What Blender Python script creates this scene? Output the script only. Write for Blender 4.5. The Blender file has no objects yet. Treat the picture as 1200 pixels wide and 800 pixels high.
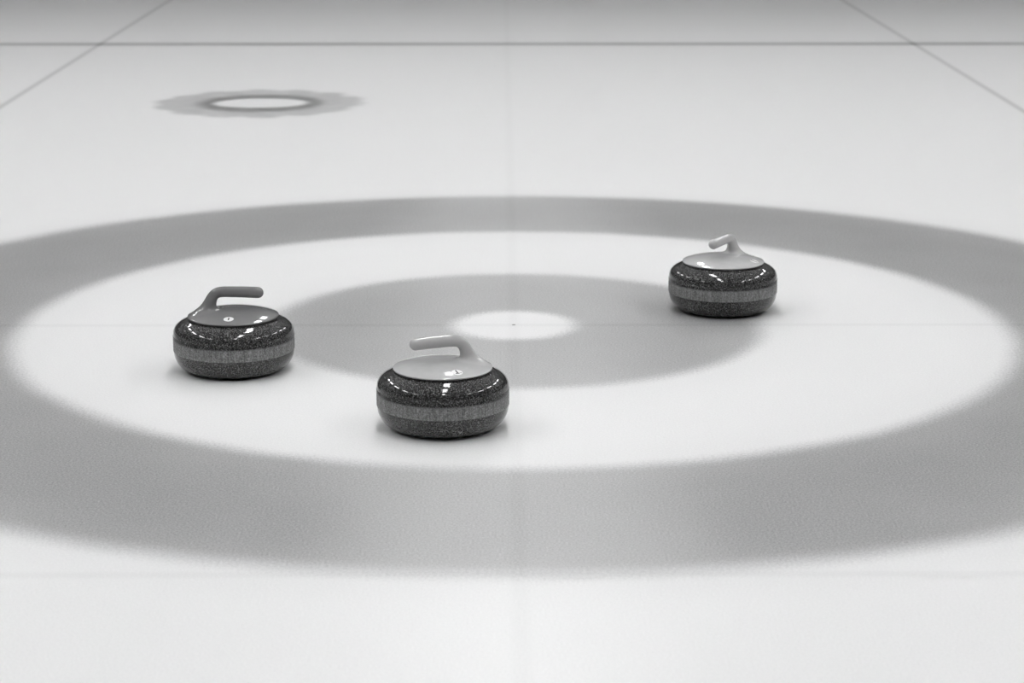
import bpy, bmesh, math
import numpy as np
from mathutils import Vector, Matrix

scene = bpy.context.scene
C = scene.collection

# ------------------------------------------------------------------ camera
cam_d = bpy.data.cameras.new('camera')
cam = bpy.data.objects.new('camera', cam_d)
C.objects.link(cam)
cam.location = (-0.0292, -5.4263, 1.2845)
cam.rotation_euler = (math.radians(90 - 13.732), 0, -0.00461)
cam_d.sensor_width = 36
cam_d.lens = 2636.7 / 1200 * 36
cam_d.clip_end = 200
cam_d.dof.use_dof = True
cam_d.dof.focus_distance = 4.85
cam_d.dof.aperture_fstop = 6.3
scene.camera = cam

# ------------------------------------------------------------------ world, light, exposure
world = bpy.data.worlds.new('world')
scene.world = world
world.use_nodes = True
world.node_tree.nodes['Background'].inputs[0].default_value = (.5, .5, .5, 1)
world.node_tree.nodes['Background'].inputs[1].default_value = 0.2
LAMP_POWER = 25.8                 # emission of every ceiling lamp's diffuser
LAMP_Z = 4.4
scene.view_settings.view_transform = 'Standard'
scene.view_settings.look = 'None'
scene.view_settings.gamma = 1
scene.view_settings.use_curve_mapping = False
scene.view_settings.exposure = 0.0

FT = 0.3048
R12, R8, R4, R1 = 6 * FT, 4 * FT, 2 * FT, .5 * FT
HOG_Y, BACK_Y, SIDE_X = 6.39, -6 * FT, 2.13
LOGO = (-1.053, 4.095)


# ------------------------------------------------------------------ helpers
def obj(name, me, mat=None, parent=None):
    o = bpy.data.objects.new(name, me)
    C.objects.link(o)
    if mat and not me.materials:
        me.materials.append(mat)
    o.parent = parent
    return o


def tag(o, label=None, cat=None, group=None, kind=None):
    for k, v in (('label', label), ('category', cat), ('group', group), ('kind', kind)):
        if v:
            o[k] = v
    return o


def mesh(name, verts, faces, smooth=False):
    me = bpy.data.meshes.new(name)
    me.from_pydata([tuple(map(float, v)) for v in verts], [], faces)
    if smooth:
        me.polygons.foreach_set('use_smooth', [True] * len(me.polygons))
    me.update()
    return me


def box_mesh(name, x0, x1, y0, y1, z0, z1, bevel=0):
    bm = bmesh.new()
    bmesh.ops.create_cube(bm, size=1)
    for v in bm.verts:
        v.co = ((x0 + x1) / 2 + v.co.x * (x1 - x0), (y0 + y1) / 2 + v.co.y * (y1 - y0), (z0 + z1) / 2 + v.co.z * (z1 - z0))
    if bevel:
        bmesh.ops.bevel(bm, geom=bm.edges[:], offset=bevel, segments=2, affect='EDGES')
    me = bpy.data.meshes.new(name)
    bm.to_mesh(me)
    bm.free()
    return me


def lathe(name, prof, n=128, closed=False):
    """prof: list of (r, z); r == 0 at an end gives a pole"""
    vs, fs, rings = [], [], []
    for r, z in prof:
        if r < 1e-7:
            rings.append([len(vs)])
            vs.append((0, 0, z))
        else:
            rings.append(list(range(len(vs), len(vs) + n)))
            vs += [(r * math.cos(2 * math.pi * k / n), r * math.sin(2 * math.pi * k / n), z) for k in range(n)]
    pairs = list(zip(rings[:-1], rings[1:]))
    if closed:
        pairs.append((rings[-1], rings[0]))
    for a, b in pairs:
        for k in range(n):
            k2 = (k + 1) % n
            if len(a) == 1:
                fs.append((a[0], b[k2], b[k]))
            elif len(b) == 1:
                fs.append((a[k], a[k2], b[0]))
            else:
                fs.append((a[k], a[k2], b[k2], b[k]))
    return mesh(name, vs, fs, True)


class NT:
    """tiny node-tree builder"""

    def __init__(self, name):
        self.m = bpy.data.materials.new(name)
        self.m.use_nodes = True
        self.t = self.m.node_tree
        self.b = self.t.nodes['Principled BSDF']

    def n(self, typ, **kw):
        o = self.t.nodes.new(typ)
        for k, v in kw.items():
            setattr(o, k, v)
        return o

    def put(self, sock, v):
        if hasattr(v, 'is_linked') or isinstance(v, bpy.types.NodeSocket):
            self.t.links.new(v, sock)
        else:
            if sock.type == 'RGBA' and not hasattr(v, '__len__'):
                v = (v, v, v, 1)
            sock.default_value = v

    def math(self, op, a, b=0.0, c=0.0, clamp=False):
        o = self.n('ShaderNodeMath', operation=op, use_clamp=clamp)
        for s, v in zip(o.inputs, (a, b, c)):
            self.put(s, v)
        return o.outputs[0]

    def smooth(self, v, a, b, to0=0.0, to1=1.0):
        o = self.n('ShaderNodeMapRange', interpolation_type='SMOOTHSTEP')
        for i, x in enumerate((v, a, b, to0, to1)):
            self.put(o.inputs[i], x)
        return o.outputs[0]

    def lin(self, v, a, b, to0, to1):
        o = self.n('ShaderNodeMapRange')
        for i, x in enumerate((v, a, b, to0, to1)):
            self.put(o.inputs[i], x)
        return o.outputs[0]

    def noise(self, vec, scale, detail=2.0, rough=.5, dist=0.0):
        o = self.n('ShaderNodeTexNoise')
        self.put(o.inputs['Vector'], vec)
        o.inputs['Scale'].default_value = scale
        o.inputs['Detail'].default_value = detail
        o.inputs['Roughness'].default_value = rough
        o.inputs['Distortion'].default_value = dist
        return o.outputs[0]

    def scale(self, vec, s):
        o = self.n('ShaderNodeVectorMath', operation='MULTIPLY')
        self.put(o.inputs[0], vec)
        o.inputs[1].default_value = s
        return o.outputs[0]

    def offset(self, vec, s):
        o = self.n('ShaderNodeVectorMath', operation='ADD')
        self.put(o.inputs[0], vec)
        o.inputs[1].default_value = s
        return o.outputs[0]

    def set(self, **kw):
        for k, v in kw.items():
            self.put(self.b.inputs[k.replace('_', ' ')], v)
        return self

    def bump(self, h, strength, dist):
        o = self.n('ShaderNodeBump')
        o.inputs['Strength'].default_value = strength
        o.inputs['Distance'].default_value = dist
        self.put(o.inputs['Height'], h)
        self.put(self.b.inputs['Normal'], o.outputs[0])


def plain(name, g, rough=.5, spec=.5, noise=0.0, nscale=8):
    t = NT(name)
    if noise:
        p = t.n('ShaderNodeTexCoord').outputs['Object']
        t.set(Base_Color=t.lin(t.noise(p, nscale, 4), .3, .7, g * (1 - noise), g * (1 + noise)))
    else:
        t.set(Base_Color=g)
    t.set(Roughness=rough)
    t.b.inputs['Specular IOR Level'].default_value = spec
    return t.m


# ------------------------------------------------------------------ materials
def ice_material():
    t = NT('pebbled_ice')
    pos = t.n('ShaderNodeNewGeometry').outputs['Position']
    sep = t.n('ShaderNodeSeparateXYZ')
    t.put(sep.inputs[0], pos)
    x, y = sep.outputs[0], sep.outputs[1]
    flat = t.scale(pos, (1, 1, 0))
    # slightly wandering edge of the frozen-in paint
    wob = t.lin(t.noise(flat, 6, 2), 0, 1, -.008, .008)
    fine = t.lin(t.noise(flat, 150, 2), 0, 1, -.03, .03)
    rl = t.n('ShaderNodeVectorMath', operation='LENGTH')
    t.put(rl.inputs[0], flat)
    r = t.math('ADD', t.math('ADD', rl.outputs['Value'], wob), fine)

    def edge(rad, s):       # 1 inside rad
        return t.smooth(r, rad - s, rad + s, 1, 0)

    def bled(rad, s):       # the paint bleeds a little through the ice on either side of its edge
        return t.math('ADD', t.math('MULTIPLY', edge(rad, s), .82), t.math('MULTIPLY', edge(rad, .22), .18))

    outer = t.math('SUBTRACT', bled(R12, .060), bled(R8, .045))
    inner = t.math('SUBTRACT', bled(R4, .040), edge(R1, .032))

    def line(v, c, half, s):
        d = t.math('ABSOLUTE', t.math('SUBTRACT', v, c))
        return t.smooth(d, half, half + s, 1, 0)

    hog = line(y, HOG_Y, .045, .045)
    tee = line(y, 0.0, .006, .016)
    back = line(y, BACK_Y, .005, .018)
    cen = line(x, 0.0, .004, .020)
    side = t.math('MAXIMUM', line(x, SIDE_X, .006, .016), line(x, -SIDE_X, .006, .016))
    # logo frozen under the ice: a ragged grey rosette with a dark ring and a white middle
    lp = t.offset(flat, (-LOGO[0], -LOGO[1], 0))
    ls = t.n('ShaderNodeSeparateXYZ')
    t.put(ls.inputs[0], lp)
    ang = t.math('ARCTAN2', ls.outputs[1], ls.outputs[0])
    ll = t.n('ShaderNodeVectorMath', operation='LENGTH')
    t.put(ll.inputs[0], lp)
    scal = t.math('MULTIPLY', t.math('SINE', t.math('MULTIPLY', ang, 14.0)), .014)
    lw = t.lin(t.noise(lp, 7, 3), 0, 1, -.05, .05)
    lr = t.math('ADD', ll.outputs['Value'], t.math('ADD', scal, lw))
    rosette = t.smooth(lr, .400, .470, 1, 0)
    lr2 = t.math('ADD', ll.outputs['Value'], t.lin(t.noise(lp, 5, 2), 0, 1, -.02, .02))
    lv = t.n('ShaderNodeVectorMath', operation='LENGTH')
    t.put(lv.inputs[0], t.scale(lp, (1, 1.35, 0)))
    lr3 = t.math('ADD', lv.outputs['Value'], t.lin(t.noise(lp, 5, 2), 0, 1, -.02, .02))
    dark = t.math('MULTIPLY', t.smooth(lr3, .165, .225, 0, 1), t.smooth(lr2, .225, .310, 1, 0))
    white = t.smooth(lr3, .160, .225, 1, 0)
    patch = t.lin(t.noise(lp, 11, 3), .3, .7, .75, 1.1)

    grain = t.noise(flat, 230, 3, .7)
    blotch = t.noise(flat, 3.2, 4, .6)
    # paint strength: how much of the white is lost
    ring = t.math('MULTIPLY', t.math('ADD', outer, t.math('MULTIPLY', inner, .93)), t.lin(blotch, .3, .7, .97, 1.04))
    ring = t.math('MULTIPLY', ring, t.lin(grain, .35, .65, 1.2, .80))
    sparkle = t.smooth(t.noise(t.offset(flat, (7, 3, 0)), 190, 2, .6), .66, .74)          # sparkle of the ice, painted in as sparse pale specks
    ring = t.math('MULTIPLY', ring, t.math('SUBTRACT', 1.0, t.math('MULTIPLY', sparkle, .35)))
    # lamp reflection down the middle, painted in as a paler strip of ring colour
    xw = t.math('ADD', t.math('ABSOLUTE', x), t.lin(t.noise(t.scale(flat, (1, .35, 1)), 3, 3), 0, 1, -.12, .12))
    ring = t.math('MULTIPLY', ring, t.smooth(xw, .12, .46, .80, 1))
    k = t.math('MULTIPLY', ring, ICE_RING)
    for m, s in ((hog, .46), (tee, .055), (back, .045), (cen, .03), (side, .28)):
        k = t.math('MAXIMUM', k, t.math('ADD', t.math('MULTIPLY', k, 1.0), t.math('MULTIPLY', m, s)))
    lg = t.math('MULTIPLY', t.math('MULTIPLY', rosette, t.math('SUBTRACT', 1.0, white)), t.math('ADD', t.math('MULTIPLY', patch, .37), t.math('MULTIPLY', dark, .34)))
    k = t.math('ADD', k, lg, clamp=True)
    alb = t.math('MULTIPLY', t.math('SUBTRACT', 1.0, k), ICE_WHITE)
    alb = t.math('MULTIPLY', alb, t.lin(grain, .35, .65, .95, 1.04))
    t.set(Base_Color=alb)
    t.set(Roughness=ICE_ROUGH, IOR=1.40, Coat_Weight=.12, Coat_Roughness=ICE_ROUGH, Coat_IOR=1.5)     # wet film on the pebble
    pebble = t.math('ADD', t.math('MULTIPLY', t.noise(flat, 95, 2), .6), t.math('MULTIPLY', t.noise(flat, 260, 2), .4))
    t.bump(pebble, .5, ICE_BUMP)
    return t.m


RS = .138                  # stone radius
ZB0, ZB1 = .0470, .0850    # striking band
ICE_WHITE, ICE_RING, ICE_ROUGH, ICE_BUMP = .86, .60, .35, .0008
ICE = ice_material()


def speckle(t, p):
    a = t.noise(p, 340, 2, .6)
    b = t.noise(t.offset(p, (3, 5, 7)), 560, 2, .6)
    s = t.math('ADD', t.math('MULTIPLY', a, .65), t.math('MULTIPLY', b, .35))
    r = t.n('ShaderNodeValToRGB')
    t.put(r.inputs[0], s)
    el = r.color_ramp.elements
    el[0].position, el[0].color = .40, (.005, .005, .005, 1)
    el[1].position, el[1].color = .62, (.19, .19, .19, 1)
    for q, g in ((.47, .017), (.52, .047)):
        e = el.new(q)
        e.color = (g, g, g, 1)
    return r.outputs[0]


def granite_material():
    t = NT('polished_granite')
    p = t.n('ShaderNodeTexCoord').outputs['Object']
    t.set(Base_Color=speckle(t, p), Roughness=.06, IOR=1.5)
    return t.m


def band_material():
    t = NT('ground_granite_band')
    p = t.n('ShaderNodeTexCoord').outputs['Object']
    a = t.noise(p, 330, 2, .6)
    st = t.noise(t.scale(p, (1, 1, .06)), 300, 2, .6)
    s = t.math('ADD', t.math('MULTIPLY', a, .62), t.math('MULTIPLY', st, .38))
    r = t.n('ShaderNodeValToRGB')
    t.put(r.inputs[0], s)
    el = r.color_ramp.elements
    el[0].position, el[0].color = .36, (.08, .08, .08, 1)
    el[1].position, el[1].color = .64, (.36, .36, .36, 1)
    e = el.new(.5)
    e.color = (.19, .19, .19, 1)
    sz = t.n('ShaderNodeSeparateXYZ')
    t.put(sz.inputs[0], p)
    zz = t.math('ADD', sz.outputs[2], t.lin(a, 0, 1, -.003, .003))
    worn = t.smooth(zz, ZB1 - .0125, ZB1 - .0070, 0, 1)     # towards its upper edge the grinding runs out into polish
    mx = t.n('ShaderNodeMix', data_type='RGBA')
    t.put(mx.inputs[0], worn)
    t.put(mx.inputs[6], r.outputs[0])
    t.put(mx.inputs[7], speckle(t, p))
    t.set(Base_Color=mx.outputs[2], Roughness=t.lin(worn, 0, 1, .6, .25))
    t.bump(st, .4, .0006)
    return t.m


def plastic(name, g):
    t = NT(name)
    p = t.n('ShaderNodeTexCoord').outputs['Object']
    t.set(Base_Color=t.lin(t.noise(p, 40, 3), .3, .7, g * .96, g * 1.04), Roughness=.07, IOR=1.5)
    return t.m


def emission(name, s):
    t = NT(name)
    t.set(Base_Color=.9, Emission_Color=(1, 1, 1, 1), Emission_Strength=s)
    return t.m


GRANITE, BAND = granite_material(), band_material()
DARK_PLASTIC, PALE_PLASTIC = plastic('dark_handle_plastic', .20), plastic('pale_handle_plastic', .50)
GASKET = plain('black_rubber', .008, .6)
STICKER = plain('white_sticker', .80, .35, noise=.04, nscale=120)
INK = plain('dark_ink', .03, .5)
WALL = plain('painted_wall', .25, .7, noise=.06, nscale=1.2)
CEIL = plain('ceiling_panels', .8, .8, noise=.05, nscale=1.5)
HOUSING = plain('white_lamp_housing', .7, .4, noise=.03)
DIFFUSER = emission('lamp_diffuser_glow', LAMP_POWER)

# ------------------------------------------------------------------ the hall
HX, HY0, HY1, HZ = 11.2, -9.0, 37.0, 4.7
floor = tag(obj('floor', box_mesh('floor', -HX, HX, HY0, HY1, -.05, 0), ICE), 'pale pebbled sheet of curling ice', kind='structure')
for nm, b in (('wall_left', (-HX - .2, -HX, HY0, HY1, -.05, HZ)), ('wall_right', (HX, HX + .2, HY0, HY1, -.05, HZ)),
              ('wall_back', (-HX - .2, HX + .2, HY1, HY1 + .2, -.05, HZ)), ('wall_front', (-HX - .2, HX + .2, HY0 - .2, HY0, -.05, HZ))):
    tag(obj(nm, box_mesh(nm, *b), WALL), kind='structure')
tag(obj('ceiling', box_mesh('ceiling', -HX - .2, HX + .2, HY0 - .2, HY1 + .2, HZ, HZ + .2), CEIL), kind='structure')


def annulus(name, r0, r1, z, cx=0, cy=0, n=160, seg=6):
    vs, fs = [], []
    if r0 <= 0:
        vs.append((cx, cy, z))
        for k in range(n):
            vs.append((cx + r1 * math.cos(2 * math.pi * k / n), cy + r1 * math.sin(2 * math.pi * k / n), z))
        fs = [(0, 1 + k, 1 + (k + 1) % n) for k in range(n)]
    else:
        for r in (r0, r1):
            for k in range(n):
                vs.append((cx + r * math.cos(2 * math.pi * k / n), cy + r * math.sin(2 * math.pi * k / n), z))
        fs = [(k, n + k, n + (k + 1) % n, (k + 1) % n) for k in range(n)]
    return mesh(name, vs, fs)


def strip(name, x0, x1, y0, y1, z):
    return mesh(name, [(x0, y0, z), (x1, y0, z), (x1, y1, z), (x0, y1, z)], [(0, 1, 2, 3)])


# markings frozen into the ice, all cut from the same ice (its paint follows world position)
Z1, Z2, Z3 = .0002, .0004, .0006
for nm, me, lb in (
        ('outer_ring', annulus('outer_ring', R8, R12, Z1), 'wide grey outer ring painted under the ice'),
        ('white_ring', annulus('white_ring', R4, R8, Z1), 'white ring between the two grey rings'),
        ('inner_ring', annulus('inner_ring', R1, R4, Z1), 'grey inner ring around the white button'),
        ('button', annulus('button', 0, R1, Z1), 'small white button at the middle of the rings'),
        ('hog_line', strip('hog_line', -HX, HX, HOG_Y - .08, HOG_Y + .08, Z1), 'dark line across the far ice'),
        ('tee_line', strip('tee_line', -SIDE_X, SIDE_X, -.02, .02, Z2), 'faint line across the middle of the rings'),
        ('back_line', strip('back_line', -SIDE_X, SIDE_X, BACK_Y - .02, BACK_Y + .02, Z2), 'faint line across the ice nearest the camera'),
        ('centre_line', strip('centre_line', -.02, .02, HY0 + .5, HY1 - .5, Z3), 'faint line running down the middle of the sheet'),
        ('side_line', strip('side_line', -SIDE_X - .02, -SIDE_X + .02, HY0, HY1, Z2), 'thin grey line along the left edge of the sheet'),
        ('side_line', strip('side_line', SIDE_X - .02, SIDE_X + .02, HY0, HY1, Z2), 'thin grey line along the right edge of the sheet'),
        ('ice_logo', annulus('ice_logo', 0, .475, Z1, *LOGO), 'ragged grey round emblem with a dark ring under the far ice')):
    tag(obj(nm, me, ICE, floor), lb)
# pin mark at the centre of the button
obj('centre_pin', annulus('centre_pin', 0, .0045, Z3 + .0004, n=16), plain('pin_metal', .12, .5), floor)

# ------------------------------------------------------------------ ceiling lamps
LX, LY = .15, .75
housing_me = box_mesh('housing', -LX - .03, LX + .03, -LY - .04, LY + .04, .015, .12, .008)
diff_me = box_mesh('diffuser', -LX, LX, -LY, LY, 0, .03, .006)
end_me = box_mesh('end_cap', -LX - .03, LX + .03, -.012, .012, -.004, .12, .003)
for me, m in ((housing_me, HOUSING), (diff_me, DIFFUSER), (end_me, HOUSING)):
    me.materials.append(m)
ROWS = ((0, 'over the middle of the sheet'), (-4.3, 'over the sheet to the left'), (4.3, 'over the sheet to the right'))
for rx, where in ROWS:
    for k in range(5):
        root = bpy.data.objects.new('ceiling_lamp', None)
        C.objects.link(root)
        root.location = (rx, -3.6 + 2.55 * k, LAMP_Z)
        tag(root, '%s white fluorescent ceiling lamp %s' % (('nearest', 'second nearest', 'third', 'second farthest', 'farthest')[k], where), 'lamp', 'ceiling lamps ' + where)
        obj('housing', housing_me, None, root)
        obj('diffuser', diff_me, None, root)
        for s in (-1, 1):
            e = obj('end_cap', end_me, None, root)
            e.location.y = s * (LY + .05)

# ------------------------------------------------------------------ curling stone: body
ZRIM, RP, DOME = .1222, .1035, .0135


def spline(pts, n):
    """Catmull-Rom through rows of pts"""
    P = np.array(pts, float)
    P = np.vstack([2 * P[0] - P[1], P, 2 * P[-1] - P[-2]])
    out = []
    for i in range(1, len(P) - 2):
        for s in np.linspace(0, 1, n, endpoint=False):
            a, b, c, d = P[i - 1:i + 3]
            out.append(.5 * (2 * b + (c - a) * s + (2 * a - 5 * b + 4 * c - d) * s ** 2 + (3 * b - a - 3 * c + d) * s ** 3))
    out.append(P[-2])
    return [tuple(q) for q in out]


low = spline([(.0700, .0002), (.090, .0008), (.102, .0018), (.1125, .0052), (.1215, .0115), (.1295, .0213), (.1348, .0330), (RS - .0006, ZB0)], 6)
high = spline([(RS - .0006, ZB1), (.1366, .0915), (.1353, .0965), (.1334, .1005), (.1317, .1030), (.1289, .1060), (.1253, .1090), (.1207, .1121), (.1145, .1153), (.1070, .1188), (RP - .004, .1212)], 5)
body_prof = [(0, .006), (.055, .006), (.060, .0035), (.0635, .0), (.0675, .0)] + low + [(RS - .0006, (ZB0 + ZB1) / 2)] + high + [(.05, ZRIM), (0, ZRIM)]
body_me = lathe('granite_body', body_prof)
band_me = lathe('striking_band', [(RS - .004, ZB0 + .0004), (RS - .0010, ZB0 + .0004), (RS - .0001, ZB0 + .002), (RS, (ZB0 + ZB1) / 2), (RS - .0001, ZB1 - .002), (RS - .0010, ZB1 - .0004), (RS - .004, ZB1 - .0004)], closed=True)
gasket_me = lathe('gasket', [(RP - .012, ZRIM - .0045), (RP - .0010, ZRIM - .003), (RP - .0010, ZRIM + .0018), (RP - .012, ZRIM + .0018)], closed=True)
body_me.materials.append(GRANITE)
band_me.materials.append(BAND)
gasket_me.materials.append(GASKET)


# ------------------------------------------------------------------ curling stone: moulded plate and gooseneck handle
def plate_h(r):
    return .0025 + DOME * (1 - (r / RP) ** 2.8)


NECK = [(-.068, -.004, .0230), (-.0590, .014, .0180), (-.0525, .030, .0142), (-.0460, .0440, .0124), (-.0365, .0530, .0119),
        (-.0230, .0560, .0120), (.000, .0562, .0123), (.030, .0556, .0126), (.0575, .0545, .0127)]


def handle_meshes():
    h = .0017
    xs = np.arange(-.112, .1121, h)
    zs = np.arange(-.006, .0741, h)
    path = np.array(spline(NECK, 7))

    def tube(X, Y, Z):
        d = np.full(X.shape, 9.)
        for a, b in zip(path[:-1], path[1:]):
            ux, uz = b[0] - a[0], b[1] - a[1]
            q = np.clip(((X - a[0]) * ux + (Z - a[1]) * uz) / (ux * ux + uz * uz), 0, 1)
            dd = np.sqrt((X - a[0] - q * ux) ** 2 + Y ** 2 + (Z - a[1] - q * uz) ** 2) - (a[2] + q * (b[2] - a[2]))
            d = np.minimum(d, dd)
        return d

    def plate(X, Y, Z):
        r = np.sqrt(X * X + Y * Y)
        top = (Z - plate_h(r)) * .97
        side = r - RP
        a = np.maximum(top + .0015, 0)
        b = np.maximum(side + .0015, 0)
        d = np.minimum(np.maximum(top, side) + .0015, 0) + np.sqrt(a * a + b * b) - .0015
        return np.maximum(d, -Z)

    def f(X, Y, Z):
        a, b = tube(X, Y, Z), plate(X, Y, Z)
        k = .026
        hh = np.maximum(k - np.abs(a - b), 0) / k
        d = np.minimum(a, b) - hh ** 3 * k / 6
        # nothing may stick out past the plate's rim or below it
        r = np.sqrt(X * X + Y * Y)
        return np.maximum(np.maximum(d, r - RP), -Z)

    X, Y, Z = np.meshgrid(xs, xs, zs, indexing='ij')
    D = f(X, Y, Z)
    S = D < 0
    nx, ny, nz = D.shape
    acc = np.zeros((nx - 1, ny - 1, nz - 1, 3))
    cnt = np.zeros((nx - 1, ny - 1, nz - 1))
    corners = [(i, j, k) for i in (0, 1) for j in (0, 1) for k in (0, 1)]

    def sl(c):
        return tuple(slice(c[q], D.shape[q] - 1 + c[q]) for q in range(3))

    for c in corners:
        for ax in range(3):
            if c[ax] == 0:
                c2 = tuple(c[q] + (q == ax) for q in range(3))
                d0, d1 = D[sl(c)], D[sl(c2)]
                m = (d0 < 0) != (d1 < 0)
                tt = np.where(m, d0 / np.where(m, d0 - d1, 1), 0)
                for q in range(3):
                    acc[..., q] += np.where(m, c[q] + (tt if q == ax else 0), 0)
                cnt += m
    act = cnt > 0
    idx = -np.ones(act.shape, int)
    idx[act] = np.arange(act.sum())
    I = np.argwhere(act)
    V = np.array([xs[0], xs[0], zs[0]]) + h * (I + acc[act] / cnt[act][:, None])

    def grad(V):
        e = 3e-4
        g = np.stack([f(*(V + e * np.eye(3)[q]).T) - f(*(V - e * np.eye(3)[q]).T) for q in range(3)], 1)
        return g / (2 * e)

    for _ in range(2):
        g = grad(V)
        V = V - (f(*V.T) / np.maximum((g * g).sum(1), .2))[:, None] * g
    N = grad(V)
    N /= np.linalg.norm(N, axis=1)[:, None] + 1e-9
    F = []
    for ax in range(3):
        b, c = (ax + 1) % 3, (ax + 2) % 3
        lo = [slice(None)] * 3
        hi = [slice(None)] * 3
        lo[ax], hi[ax] = slice(0, -1), slice(1, None)
        m = S[tuple(lo)] != S[tuple(hi)]
        for p in np.argwhere(m):
            if p[b] == 0 or p[c] == 0 or p[b] >= D.shape[b] - 1 or p[c] >= D.shape[c] - 1:
                continue
            q = []
            for ob, oc in ((1, 1), (0, 1), (0, 0), (1, 0)):
                w = p.copy()
                w[b] -= ob
                w[c] -= oc
                q.append(idx[tuple(w)])
            if min(q) < 0:
                continue
            F.append(q if S[tuple(p)] else q[::-1])
    F = np.array(F)
    cen = V[F].mean(1)
    is_h = (cen[:, 2] > .0265)
    out = []
    for nm, sel in (('handle_plate', ~is_h), ('handle', is_h)):
        ff = F[sel]
        u, inv = np.unique(ff, return_inverse=True)
        me = mesh(nm, V[u], inv.reshape(ff.shape).tolist(), True)
        me.normals_split_custom_set_from_vertices(N[u].tolist())
        out.append(me)
    return out


plate_me, handle_me = handle_meshes()


def on_plate(polys, ang, r0, lift, name):
    """flat polygons given in sticker coordinates (u to the right, v towards the plate's middle) laid on the dome"""
    vs, fs = [], []
    d = np.array([math.cos(ang), math.sin(ang)])
    e = np.array([-d[1], d[0]])
    for poly in polys:
        k = len(vs)
        for u, v in poly:
            p = d * (r0 - v) + e * u
            vs.append((p[0], p[1], plate_h(math.hypot(*p)) + lift))
        fs.append(tuple(range(k, k + len(poly))))
    me = mesh(name, vs, fs)
    bm = bmesh.new()
    bm.from_mesh(me)
    bmesh.ops.triangulate(bm, faces=bm.faces[:])
    bm.to_mesh(me)
    bm.free()
    return me


def rect(u0, u1, v0, v1):
    return [(u0, v0), (u1, v0), (u1, v1), (u0, v1)]


def make_stone(loc, rot, mat, label, st_ang, st_r, numeral, stick_r=.0115):
    root = bpy.data.objects.new('curling_stone', None)
    C.objects.link(root)
    root.location = (loc[0], loc[1], .0003 + Z1)
    root.rotation_euler.z = math.radians(rot)
    tag(root, label, 'curling stone', 'curling stones in the house')
    body = obj('granite_body', body_me, None, root)
    tag(body, 'polished dark speckled granite')
    tag(obj('striking_band', band_me, None, root), 'paler matt band around the granite')
    tag(obj('gasket', gasket_me, None, root), 'black seam under the plastic plate')
    for nm, src in (('handle_plate', plate_me), ('handle', handle_me)):
        me = src.copy()
        me.materials.clear()
        me.materials.append(mat)
        o = obj(nm, me, None, root)
        o.location.z = ZRIM + .0018
    a = math.radians(st_ang - rot)
    disc = [[(0, 0)] + []]
    n = 28
    rings = [stick_r * q for q in (.33, .66, 1)]
    polys = []
    for k in range(n):
        t0, t1 = 2 * math.pi * k / n, 2 * math.pi * (k + 1) / n
        c = lambda r, t: (r * math.cos(t), r * math.sin(t))
        polys.append([(0, 0), c(rings[0], t0), c(rings[0], t1)])
        for r0, r1 in zip(rings[:-1], rings[1:]):
            polys.append([c(r0, t0), c(r1, t0), c(r1, t1), c(r0, t1)])
    s = obj('number_sticker', on_plate(polys, a, st_r, .0005, 'number_sticker'), STICKER, root)
    s.location.z = ZRIM + .0018
    tag(s, 'small round white sticker with the number 1')
    obj('numeral', on_plate(numeral, a, st_r, .0009, 'numeral'), INK, s)
    return root


ONE = [rect(-.0015, .0015, -.0065, .0065)]
ONE_DOT = [rect(-.0016, .0016, -.0040, .0085), rect(-.0048, .0034, -.0068, -.0038), rect(.0054, .0080, -.0062, -.0032)]
S1, S2, S3 = (-.641, -.431), (-.152, -.910), (.5335, .174)
make_stone(S1, 0, DARK_PLASTIC, 'granite curling stone with a dark grey gooseneck handle, on the left', -91, .077, ONE)
near = make_stone(S2, 197, PALE_PLASTIC, 'granite curling stone with a pale grey handle, nearest the camera', -67, .080, ONE_DOT)
make_stone(S3, 238, PALE_PLASTIC, 'granite curling stone with a pale grey handle, farthest to the right', -28, .084, [rect(-.0024, .0024, -.0095, .0095)], .0105)

# a pale scratch low on the near stone's granite
lowp = [(ZB0, RS - .0006)] + [(z, r) for r, z in low]
zr = sorted((z, r) for z, r in lowp)


def body_r(z):
    return float(np.interp(z, [q[0] for q in zr], [q[1] for q in zr])) + .0003


def scratch(p, q, w, n=6):
    """sliver from p to q, both (azimuth in degrees seen from above, height), w wide, tapering to its ends"""
    vs, fs = [], []
    for i in range(n + 1):
        f = i / n
        az, z = p[0] + (q[0] - p[0]) * f, p[1] + (q[1] - p[1]) * f
        hw = math.degrees(w * (.25 + math.sin(math.pi * f)) / RS) / 2
        for s_ in (-1, 1):
            a = math.radians(az + s_ * hw - 197)
            vs.append((body_r(z) * math.cos(a), body_r(z) * math.sin(a), z))
        if i:
            fs.append((2 * i - 2, 2 * i - 1, 2 * i + 1, 2 * i))
    return vs, fs


v1, f1 = scratch((-74.0, .0150), (-70.5, .0255), .0016)
v2, f2 = scratch((-75.5, .0250), (-73.0, .0185), .0013)
tag(obj('scratch', mesh('scratch', v1 + v2, f1 + [tuple(i + len(v1) for i in q) for q in f2]), plain('scratched_granite', .34, .7), near), 'small pale scratch low on the granite')
